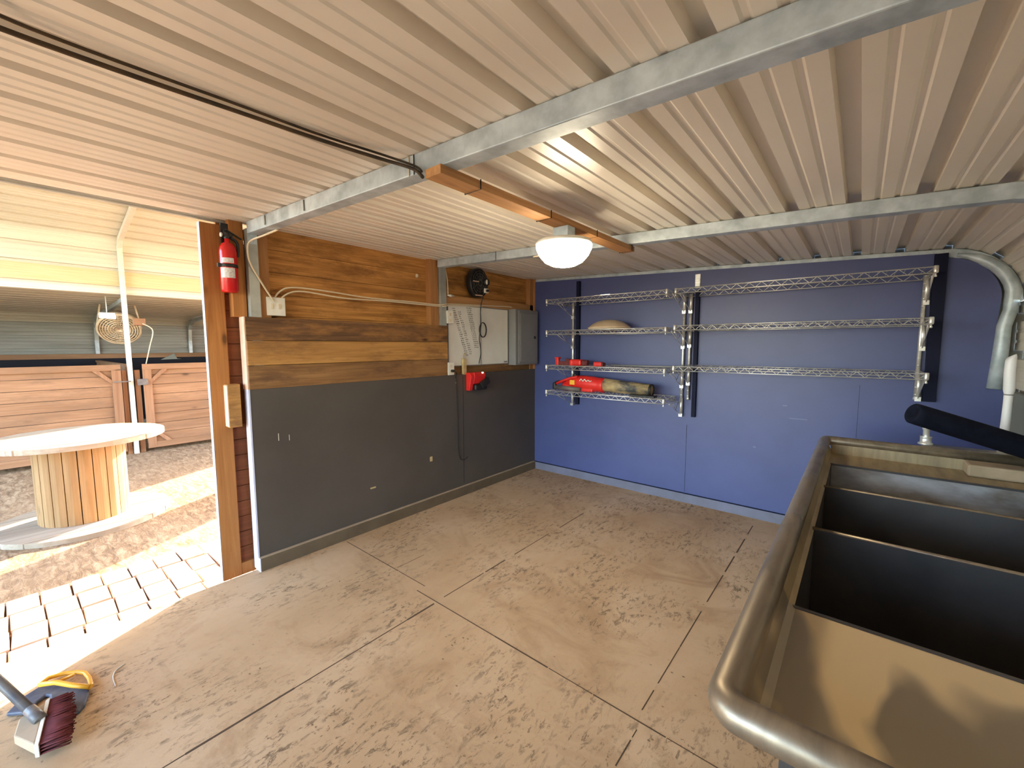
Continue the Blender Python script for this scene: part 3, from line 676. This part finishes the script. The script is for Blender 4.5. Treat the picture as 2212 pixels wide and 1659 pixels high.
b = MB(); b.tube([(.50, -.285, 1.055), (.80, -.285, 1.045)], .022, 12); b.build('lower_grip', MAT['hgrey'], t)
b = MB(); b.box(.67, .73, -.292, -.283, 1.09, 1.14, MAT['yellow'], bev=.004); b.build('yellow_patch', None, t)
b = MB(); b.tube(polyline([(.79, -.289, 1.135), (.81, -.290, 1.155), (.83, -.290, 1.135), (.85, -.291, 1.155), (.87, -.29, 1.135), (.89, -.289, 1.148), (.91, -.288, 1.135), (.93, -.287, 1.145)]), .005, 6); b.build('script_logo', MAT['white'], t)
b = MB(); b.box(.66, .70, -.215, -.195, 1.165, 1.20, bev=.006); b.build('switch', MAT['black'], t)
b = MB(); b.box(1.36, 1.60, -.345, -.26, 1.018, 1.040, bev=.006); tag(b.build('spare_nozzle', MAT['black']), 'flat black plastic piece beside the blower tube on the lowest shelf', 'plastic part')
# ------------------------------------------------------------------ sink
t = thing('utility_sink', 'large stainless three-bowl utility sink along the right wall', 'sink', (3.3, -2.1, 0))
SX0, SX1, SY0, SY1, SZ = 2.885, 3.70, -3.385, -.93, .955
b = MB(); R_ = .028
loop = []
def corner(cx, cy_, a0, a1, r, n=6):
    return [(cx+r*math.cos(math.radians(a0+(a1-a0)*i/n)), cy_+r*math.sin(math.radians(a0+(a1-a0)*i/n)), SZ-R_) for i in range(n+1)]
cr = .03
loop = [(SX1, SY1, SZ-R_)]+corner(SX0+cr, SY1-cr, 90, 180, cr)+corner(SX0+cr, SY0+cr, 180, 270, cr)+[(SX1, SY0, SZ-R_)]
b.tube(loop, R_, 16); b.build('rolled_rim', MAT['steel'], t)
# near drainboard and ledges
ZB = .855
b = MB()
IX = 2.932; IX1 = 3.66; YD = -2.87
b.prism([(SX0+.012, SZ-.03), (SX0+.035, ZB+.008), (SX0+.05, ZB), (3.70, ZB), (3.70, ZB-.004), (SX0+.046, ZB-.005), (SX0+.028, ZB+.004), (SX0+.006, SZ-.03)], SY0+.085, YD, 'y')
b.prism([(SY0+.012, SZ-.03), (SY0+.085, ZB-.004), (SY0+.095, ZB), (SY0+.022, SZ-.03)], SX0+.03, 3.70, 'x'); dr = b.build('drainboard', MAT['drain'], t)
b = MB()  # left ledge beside the bowls and far ledge
b.prism([(SX0+.012, SZ-.03), (SX0+.035, ZB+.008), (IX, ZB), (IX, ZB-.006), (SX0+.028, ZB+.002), (SX0+.006, SZ-.03)], YD, SY1-.01, 'y')
b.box(IX, 3.70, -1.235, SY1-.02, ZB-.004, ZB); b.box(SX0+.03, 3.70, SY1-.022, SY1-.012, ZB-.004, SZ-.02)
b.box(IX1, 3.72, YD, SY1-.02, ZB-.004, ZB); b.build('ledge', MAT['ledge'], t)
b = MB(); b.box(3.712, 3.73, SY0, SY1, ZB-.02, 1.12); b.box(3.69, 3.73, SY0, SY1, 1.11, 1.125); b.build('backsplash', MAT['steel'], t)
ys = [(-2.87, -2.305), (-2.285, -1.73), (-1.71, -1.235)]
def bowl(y0, y1, top0):
    b = MB(); z0 = .36; d = .012; zt = ZB-.001
    b.box(IX-d, IX, y0, y1, z0, zt); b.box(IX1, IX1+d, y0, y1, z0, zt)
    b.box(IX-d, IX1+d, y0-.006, y0+.004, z0, zt+.004); b.box(IX-d, IX1+d, y1-.004, y1+.006, z0, zt+.004)
    b.box(IX-d, IX1+d, y0, y1, z0-.01, z0)
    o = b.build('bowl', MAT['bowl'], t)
    c = MB(); c.lathe([(0, z0+.002), (.05, z0+.003), (.055, z0+.001)], ((IX+IX1)/2, (y0+y1)/2, 0), 24); q = c.build('drain', MAT['chrome'], None); q.parent = o
    q.matrix_parent_inverse = o.matrix_basis.inverted() if False else Matrix()
for q in ys: bowl(q[0], q[1], 0)
for ya, yb2 in ((-2.305, -2.285), (-1.73, -1.71)):
    b = MB(); b.tube([(IX-.005, (ya+yb2)/2, ZB+.0), (IX1, (ya+yb2)/2, ZB+.0)], .0085, 10); b.build('divider', MAT['steel'], t)
for (x, y) in ((2.97, -2.80), (3.62, -2.80), (2.97, -1.30), (3.62, -1.30)):
    b = MB(); b.tube([(x, y, .06), (x, y, .352)], .02, 14); b.lathe([(0, 0), (.022, 0), (.022, .02), (.012, .05), (.02, .062), (0, .062)], (x, y, 0), 14, MAT['black']); b.build('leg', MAT['bowl'], t)
b = MB(); b.box(IX+.002, IX1-.002, -1.2415, -1.2395, .40, ZB-.006); b.build('haze_reflection', MAT['haze_glint'], t)  # panel with painted reflection and dried haze on the far bowl wall
# faucet stub
t = thing('faucet_stub', 'short chrome threaded fitting standing on the far sink rim', 'fitting', (3.325, -.875, .95))
b = MB(); b.lathe([(0, .956), (.032, .956), (.032, .964), (.024, .968), (.024, .995), (.026, 1.0), (.0, 1.0)], (3.325, -.875, 0), 20); b.build('base_nut', MAT['chrome'], t)
b = MB(); b.lathe([(.014, 1.0), (.014, 1.035), (.018, 1.04), (.016, 1.065), (0, 1.07)], (3.325, -.875, 0), 16); b.build('stem', MAT['chrome'], t)
b = MB(); b.box(3.31, 3.70, -.925, -.845, .93, .9555); b.build('shelf_lip', MAT['steel'], bpy.data.objects['utility_sink'])
# black foam tube
t = thing('foam_tube', 'thick black foam tube lying slanted above the far sink end', 'foam tube', (3.4, -1.3, 1.0))
b = MB(); A = Vector((3.232, -1.285, 1.172)); B = Vector((3.655, -1.060, 1.017)); dd = (B-A).normalized()
u = dd.cross(Vector((0, 0, 1))).normalized(); w = dd.cross(u)
rings = []
for rr, off in ((.022, .10), (.022, 0.0), (.044, -.002), (.050, .004), (.051, .03), (.051, (B-A).length)):
    rings.append([b.bm.verts.new(A+dd*off+(u*math.cos(2*math.pi*j/28)+w*math.sin(2*math.pi*j/28))*rr) for j in range(28)])
for p_, q_ in zip(rings, rings[1:]):
    for j in range(28):
        f = b.bm.faces.new((p_[j], p_[(j+1) % 28], q_[(j+1) % 28], q_[j])); f.smooth = True
b.bm.faces.new(rings[0]); b.build('foam_sleeve', MAT['foam'], t)
b = MB(); b.box(3.46, 3.66, -1.09, -.96, ZB+.001, ZB+.06, bev=.01); tag(b.build('wood_offcut', MAT['dust']), 'worn brown wooden block lying on the far sink ledge under the tube', 'wood block')
# white pipe on the right wall
t = thing('white_pipe', 'white plastic pipe with a cut open top standing behind the sink', 'pipe', (3.63, -.8, 1.0))
b = MB()
rings = []
for r, z in ((.012, 1.36), (.012, 1.44), (.017, 1.443), (.02, 1.43), (.021, 1.36), (.0215, 1.27), (.017, 1.25), (.0165, 1.2), (.0185, 1.06), (.021, .9)):
    rings.append([b.bm.verts.new((3.615+r*math.cos(2*math.pi*j/20)+(.0 if z > 1.3 else .004), -.8+r*math.sin(2*math.pi*j/20), z+(.012*math.cos(2*math.pi*j/20) if z > 1.4 else 0))) for j in range(20)])
for p_, q_ in zip(rings, rings[1:]):
    for j in range(20):
        f = b.bm.faces.new((p_[j], p_[(j+1) % 20], q_[(j+1) % 20], q_[j])); f.smooth = True
b.bm.faces.new(rings[0]); b.build('pipe', MAT['pvc'], t)
b = MB(); b.tube([(3.619, -.8, 1.243), (3.619, -.8, 1.249)], .0178, 20); b.build('joint_ring', MAT['epanel'], t)
# ------------------------------------------------------------------ broom and dustpan on the floor
t = thing('broom', 'broom with maroon bristles and a grey handle lying on the floor', 'broom', (.5, -4.1, 0))
hc = Vector((.655, -4.078, .05)); hd = Vector((.15, .989, 0)).normalized(); hn = Vector((-hd.y, hd.x, 0))
def P(a, c, z): v = hc+hd*a+hn*c; return (v.x, v.y, z+.016)
b = MB()
def hexa(b, pts, m=None):
    v = [b.bm.verts.new(p) for p in pts]
    for f in ((0, 1, 2, 3), (7, 6, 5, 4), (0, 4, 5, 1), (1, 5, 6, 2), (2, 6, 7, 3), (3, 7, 4, 0)):
        b.bm.faces.new([v[i] for i in f]).material_index = b.mi(m)
hexa(b, [P(-.010, -.165, .010), P(-.010, .10, .010), P(-.010, .10, .056), P(-.010, -.165, .056), P(.002, -.168, .008), P(.002, .105, .008), P(.002, .105, .060), P(.002, -.168, .060)]); b.build('head_plate', MAT['bwhite'], t, bev=.002)
b = MB(); hexa(b, [P(-.075, -.045, .016), P(-.075, .05, .016), P(-.075, .05, .05), P(-.075, -.045, .05), P(-.010, -.155, .012), P(-.010, .09, .012), P(-.010, .09, .054), P(-.010, -.155, .054)]); b.build('head_shell', MAT['dust'], t, bev=.004)
b = MB(); random.seed(5)
for i in range(54):
    for k in range(4):
        c0 = -.16+.258*i/53; z0 = .012+.013*k
        c1 = c0*1.04+random.uniform(-.006, .006); z1 = max(.0, z0*1.05-.004+random.uniform(-.004, .006)); L_ = .078-.16*max(0, c0-.0)+random.uniform(-.012, .008)
        b.tube([P(0, c0, z0), P(L_, c1, z1)], .0034, 4, rs=[.0038, .003])
b.build('bristles', MAT['bristle'], t)
b = MB(); h0 = Vector((.645, -4.10, .075)); h1 = h0+Vector((-.22, -.083, .072))*6
b.tube([h0, h1], .0165, 14); b.build('handle', MAT['hgrey'], t)
b = MB(); hh = (h1-h0).normalized(); b.tube([h0-hh*.03, h0+hh*.05], .022, 12, rs=[.021, .019]); b.build('collar', MAT['hgrey'], t)
t = thing('dustpan', 'slate grey dustpan with a yellow lip on the floor by the doorway', 'dustpan', (.45, -4.05, 0))
b = MB()
poly = [(.326, -4.077), (.50, -3.946), (.563, -3.955), (.617, -3.97), (.645, -3.99), (.633, -4.028), (.544, -4.06), (.432, -4.06), (.417, -4.072), (.439, -4.097), (.487, -4.121), (.431, -4.181), (.395, -4.159), (.354, -4.127)]
b.prism(poly, .002, .018, 'z'); b.build('pan', MAT['panblue'], t, bev=.005)
b = MB(); b.tube([(.343, -4.083, .03), (.387, -4.04, .036), (.464, -3.996, .036), (.528, -3.946, .03)], .0095, 8)
b.tube([(.335, -4.085, .026), (.287, -4.058, .014), (.297, -4.007, .010), (.327, -3.973, .010), (.364, -3.949, .010), (.425, -3.940, .012), (.49, -3.940, .018), (.53, -3.945, .03)], .0085, 8)
b.tube([(.387, -4.035, .034), (.343, -3.985, .012)], .007, 8); b.build('yellow_lip', MAT['yellow'], t)
b = MB(); b.tube(polyline([(.419, -3.82, .003), (.444, -3.855, .003), (.49, -3.87, .003), (.563, -3.87, .003)]), .0022, 6)
tag(b.build('straw_piece', MAT['bwhite']), 'curved pale strand lying on the floor right of the dustpan', 'strand')

# ------------------------------------------------------------------ outside: ground, brick strip, spool
b = MB(); b.box(-30, 12, -30, 25, -.3, -.10); st(b.build('ground', MAT['ground']))
b = MB(); random.seed(9)
for r_ in range(4):
    x1 = -.045-r_*.222; y = -6.4+random.uniform(0, .03)
    while y < .0:
        L_ = .138; j = random.uniform(-.006, .006); z = -.055+random.uniform(-.006, .004)
        b.box(x1-.212+j, x1-.002+j, y, y+L_-.008, -.12, z, rot=Matrix.Rotation(random.uniform(-.03, .03), 3, 'Z')); y += L_
st(b.build('brick_path', MAT['brick'], bev=.004))
b = MB(); b.box(-.95, -.03, -6.4, 0, -.11, -.078); st(b.build('brick_path', MAT['joint']))
t = thing('cable_spool', 'large wooden cable spool standing upright as a table outside', 'spool', (-2.45, -3.70, -.1))
SXc, SYc = -2.45, -3.70
def disc(z0, z1, nm_):
    b = MB(); random.seed(int(z1*100)+4)
    # planks clipped to a circle
    w_ = .15; x = -.6
    while x < .6-.001:
        xa, xb = x+.003, min(x+w_, .6)-.003; pts = []
        R = .6
        for i in range(9): q = xa+(xb-xa)*i/8; pts.append((q, math.sqrt(max(0, R*R-q*q))+random.uniform(-.006, .004)))
        pts += [(q, -y_) for q, y_ in pts[::-1]]
        b.prism([(SXc+p_, SYc+q_) for p_, q_ in pts], z0, z1-random.uniform(0, .004), 'z'); x += w_
    b.build(nm_, MAT['spooltop'], t)
disc(.655, .70, 'top_flange'); disc(-.10, -.055, 'bottom_flange')
for i in range(20):
    a = 2*math.pi*i/20; da = math.pi/20*.93; b = MB()
    q = [(SXc+r_*math.cos(a+s_*da), SYc+r_*math.sin(a+s_*da)) for r_, s_ in ((.30, -1), (.305, 0), (.30, 1), (.275, 1), (.275, -1))]
    b.prism(q, -.055, .655, 'z'); b.build('stave', MAT['spoolside'], t)
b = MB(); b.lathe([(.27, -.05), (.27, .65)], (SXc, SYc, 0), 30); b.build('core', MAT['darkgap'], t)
# ------------------------------------------------------------------ barn around the aisle
BX = -5.33
b = MB(); prof = ribbed([(BX, 2.26), (BX, 2.92)], .10, sgn=1)+ribbed(arc(BX+.14, 2.92, .14, 180, 105, 4)+[(-2.65, 3.62)], .2, sgn=1)
b.sheet(prof, -6.6, .1); st(b.build('roof', MAT['barnroof'], solid=.0015))
b = MB(); prof = ribbed([(-2.65, 3.62), (-.15, 3.03), (0.0, 2.92), (0.0, 2.30)], .3, sgn=1)
b.sheet(prof, -6.6, .1); st(b.build('roof', MAT['barnroof'], solid=.0015))
b = MB(); prof = ribbed([(-8.55, 1.95), (-8.35, 2.10), (BX, 2.255)], .12, sgn=1); b.sheet(prof, -6.6, .1); st(b.build('roof', MAT['leanroof'], solid=.0015))
b = MB(); prof = ribbed([(-8.55, -.1), (-8.55, 1.95)], .10, sgn=1); b.sheet(prof, -6.6, .1); st(b.build('wall_far', MAT['barnwall'], solid=.0015))
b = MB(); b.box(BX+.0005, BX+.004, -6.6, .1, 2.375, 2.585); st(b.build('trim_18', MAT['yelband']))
# end wall of the barn with two openings
b = MB()
b.box(-8.6, -4.87, .1, .13, -.1, 2.25); b.box(-5.33, -4.87, .1, .13, 2.2, 3.0); b.box(-3.79, -3.10, .1, .13, -.1, 3.4); b.box(-5.33, 0, .1, .13, 3.0, 3.1); b.prism([(-5.3, 3.08), (-2.65, 3.62), (0, 3.05)], .1, .13, 'y')
b.box(-.08, 0, .05, .13, -.1, 2.4)
st(b.build('wall_end', MAT['barnwall']))
b = MB(); b.box(-8.6, BX, -6.63, -6.6, -.1, 2.2); st(b.build('wall_side', MAT['barnwall']))
# steel hoops of the barn
def bhoop(y, label):
    t = thing('barn_hoop', label, 'steel post', (BX+.04, y, -.1), 'white steel hoops along the far side of the aisle')
    b = MB(); b.tube([(BX+.045, y, -.1), (BX+.045, y, 2.92), (BX+.16, y, 3.03), (-2.65, y, 3.56), (-.1, y, 3.0), (-.09, y, 2.3)], (.028, .032), sq=True, up=(1, 0, 0)); b.build('hoop_tube', MAT['bwhite'], t, bev=.004)
    b = MB(); b.tube([(BX, y, 2.18), (-8.36, y, 2.04)], (.028, .03), sq=True, up=(0, 0, 1)); b.tube([(-8.2, y, 2.05), (-8.38, y, 2.0), (-8.47, y, 1.88), (-8.50, y, 1.65), (-8.50, y, 1.62)], (.03, .035), sq=True, up=(0, 0, 1)); b.build('side_rafter', MAT['galv_d'], t)
    b = MB(); b.box(-8.535, -8.475, y-.03, y+.03, -.1, 1.62); b.build('rear_post', MAT['galv'], t)
    return t
bhoop(-2.92, 'pale steel hoop post standing behind the cable spool')
bhoop(-1.43, 'steel hoop post further right, ending beside the small lit lamp')
# stalls
def gate(y0, y1, label, lower=-.02):
    t = thing('stall_gate', label, 'stall door', (BX+.08, y0, -.1), 'wooden stall fronts across the aisle')
    xf = BX+.085; zt = 1.20
    b = MB(); z = lower+.06
    while z < zt-.03:
        h = .148; b.box(xf-.02, xf, y0+.01, y1-.01, z, min(z+h-.006, zt)); z += h
    b.build('boards', MAT['stall'], t)
    b = MB(); b.box(xf, xf+.035, y0, y1, zt-.045, zt+.04); b.build('top_rail', MAT['stall'], t, bev=.003)
    b = MB(); b.box(xf, xf+.03, y0, y1, lower-.02, lower+.07); b.build('bottom_rail', MAT['stall'], t, bev=.003)
    for yy, s_ in ((y0, 1), (y1, -1)):
        b = MB(); b.box(xf, xf+.034, min(yy, yy+s_*.10), max(yy, yy+s_*.10), lower, zt-.04); b.build('stile', MAT['stallz'], t, bev=.003)
        for zc, d in ((zt-.13, 1), (lower+.15, -1)):
            b = MB(); b.prism([(yy+s_*.09, zc-.12*d), (yy+s_*.09, zc-.06*d), (yy+s_*.23, zc+.09*d), (yy+s_*.30, zc+.09*d)], xf, xf+.028, 'x'); b.build('corner_brace', MAT['stallz'], t)
    return t
gate(-4.9, -3.03, 'wooden stall front left of the pale post, behind the spool')
gate(-2.79, -1.50, 'wooden stall front right of the pale post')
t = thing('gate_latch', 'rusty latch bar across the pale post between the stall fronts', 'latch', (BX+.14, -2.9, 1.0))
b = MB(); b.box(BX+.125, BX+.14, -3.12, -2.93, .985, 1.0); b.box(BX+.125, BX+.15, -2.86, -2.74, .93, 1.02); b.build('bar', MAT['hgrey'], t)
b = MB(); b.box(BX-.03, BX+.03, -3.01, -2.96, -.1, 1.15); st(b.build('trim_13', MAT['stallz']))
b = MB(); b.box(BX-.03, BX+.03, -2.87, -2.81, -.1, 1.15); st(b.build('trim_14', MAT['stallz']))
b = MB(); b.box(-8.5, BX, -2.955, -2.915, .0, 1.20); b.box(-8.5, BX, -2.97, -2.90, 1.20, 1.235); st(b.build('wall_divider', MAT['stall']))
b = MB(); b.box(-8.47, -8.44, -6.6, .1, 1.27, 1.36); st(b.build('trim_15', MAT['stall']))
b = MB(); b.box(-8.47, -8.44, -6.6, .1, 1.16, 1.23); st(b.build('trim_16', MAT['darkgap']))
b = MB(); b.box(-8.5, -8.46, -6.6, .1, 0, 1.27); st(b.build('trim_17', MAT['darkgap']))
b = MB(); b.prism([(-1.98, 1.22), (-1.75, 1.35), (-1.70, 1.24), (-1.62, 1.23)], -8.43, -8.41, 'x'); tag(b.build('tarp_scrap', MAT['plyR']), 'grey scrap of tarp hanging on the far stall board', 'tarp')
# barn fan behind the pale post
t = thing('barn_fan', 'round dusty drum fan hanging tilted behind the pale post', 'fan', (-5.9, -3.0, 1.8))
fc = Vector((-6.0, -2.90, 1.79)); ax = Vector((.72, -.15, -.40)).normalized(); fu = ax.cross(Vector((0, 0, 1))).normalized(); fv = ax.cross(fu)
def ring3(b, r, d, n=36): return [b.bm.verts.new(fc+ax*d+(fu*math.cos(2*math.pi*i/n)+fv*math.sin(2*math.pi*i/n))*r) for i in range(n)]
b = MB(); rs_ = [ring3(b, .235, -.08), ring3(b, .26, -.08), ring3(b, .265, .05), ring3(b, .255, .06), ring3(b, .235, .05), ring3(b, .235, -.08)]
for p_, q_ in zip(rs_, rs_[1:]):
    for j in range(36): b.bm.faces.new((p_[j], p_[(j+1) % 36], q_[(j+1) % 36], q_[j])).smooth = True
b.build('drum_ring', MAT['mesh'], t)
b = MB()
for r in (.04, .07, .10, .13, .16, .19, .22, .245):
    b.tube([fc+ax*.06+(fu*math.cos(2*math.pi*i/36)+fv*math.sin(2*math.pi*i/36))*r for i in range(37)], .007, 5, cap=False)
for i in range(24): a = 2*math.pi*i/24; b.tube([fc+ax*.07, fc+ax*.055+(fu*math.cos(a)+fv*math.sin(a))*.25], .004, 4)
b.build('grille', MAT['mesh'], t)
b = MB()
for i in range(4):
    a = math.pi/2*i+.3; u1 = fu*math.cos(a)+fv*math.sin(a); u2 = -fu*math.sin(a)+fv*math.cos(a)
    vs = [b.bm.verts.new(fc+u1*r_+u2*c_+ax*(c_*.3)) for r_, c_ in ((.04, -.03), (.22, -.10), (.225, .09), (.04, .03))]; b.bm.faces.new(vs)
b.build('blades', MAT['mesh'], t, solid=.004)
b = MB(); b.tube([fc-ax*.12, fc+ax*.02], .07, 16); b.build('motor', MAT['hgrey'], t)
for q in (1, -1):
    b = MB(); b.tube([fc+fu*.26*q, fc+Vector((0, 0, .36))+fu*.2*q], .012, 8); b.build('hanger', MAT['mesh'], t)
b = MB(); b.box(-5.60, -5.50, -2.80, -2.66, 1.82, 1.93, bev=.01); b.build('control_box', MAT['stall'], t)
b = MB(); b.tube(polyline([(-5.5, -2.70, 1.85), (-5.42, -2.60, 1.75), (-5.42, -2.65, 1.5), (-5.38, -2.72, 1.22)]), .008, 6)
tag(b.build('fan_cord', MAT['cablew']), 'pale cord dropping from the dusty drum fan to the stall front', 'cord')
def blamp(c, label, s=1):
    t = thing('barn_lamp', label, 'lamp', c, 'lit lamps over the stalls')
    b = MB(); b.tube([(c[0], c[1]-.20*s, c[2]), (c[0], c[1]+.22*s, c[2]-.01)], .026, 14); b.build('bulb', MAT['barnlamp'], t)
    b = MB(); b.box(c[0]-.05, c[0]+.05, c[1]-.20*s, c[1]+.20*s, c[2]+.027, c[2]+.05); b.tube([(c[0], c[1], c[2]+.05), (c[0], c[1], 2.24 if c[0] > -6 else 2.13)], .006, 6); b.build('housing', MAT['white'], t)
blamp((-5.62, -3.075, 1.95), 'long lit lamp left of the pale post, above the stalls', .42)
blamp((-7.6, -1.24, 1.98), 'small lit lamp partly hidden by the open barn door stile', .4)
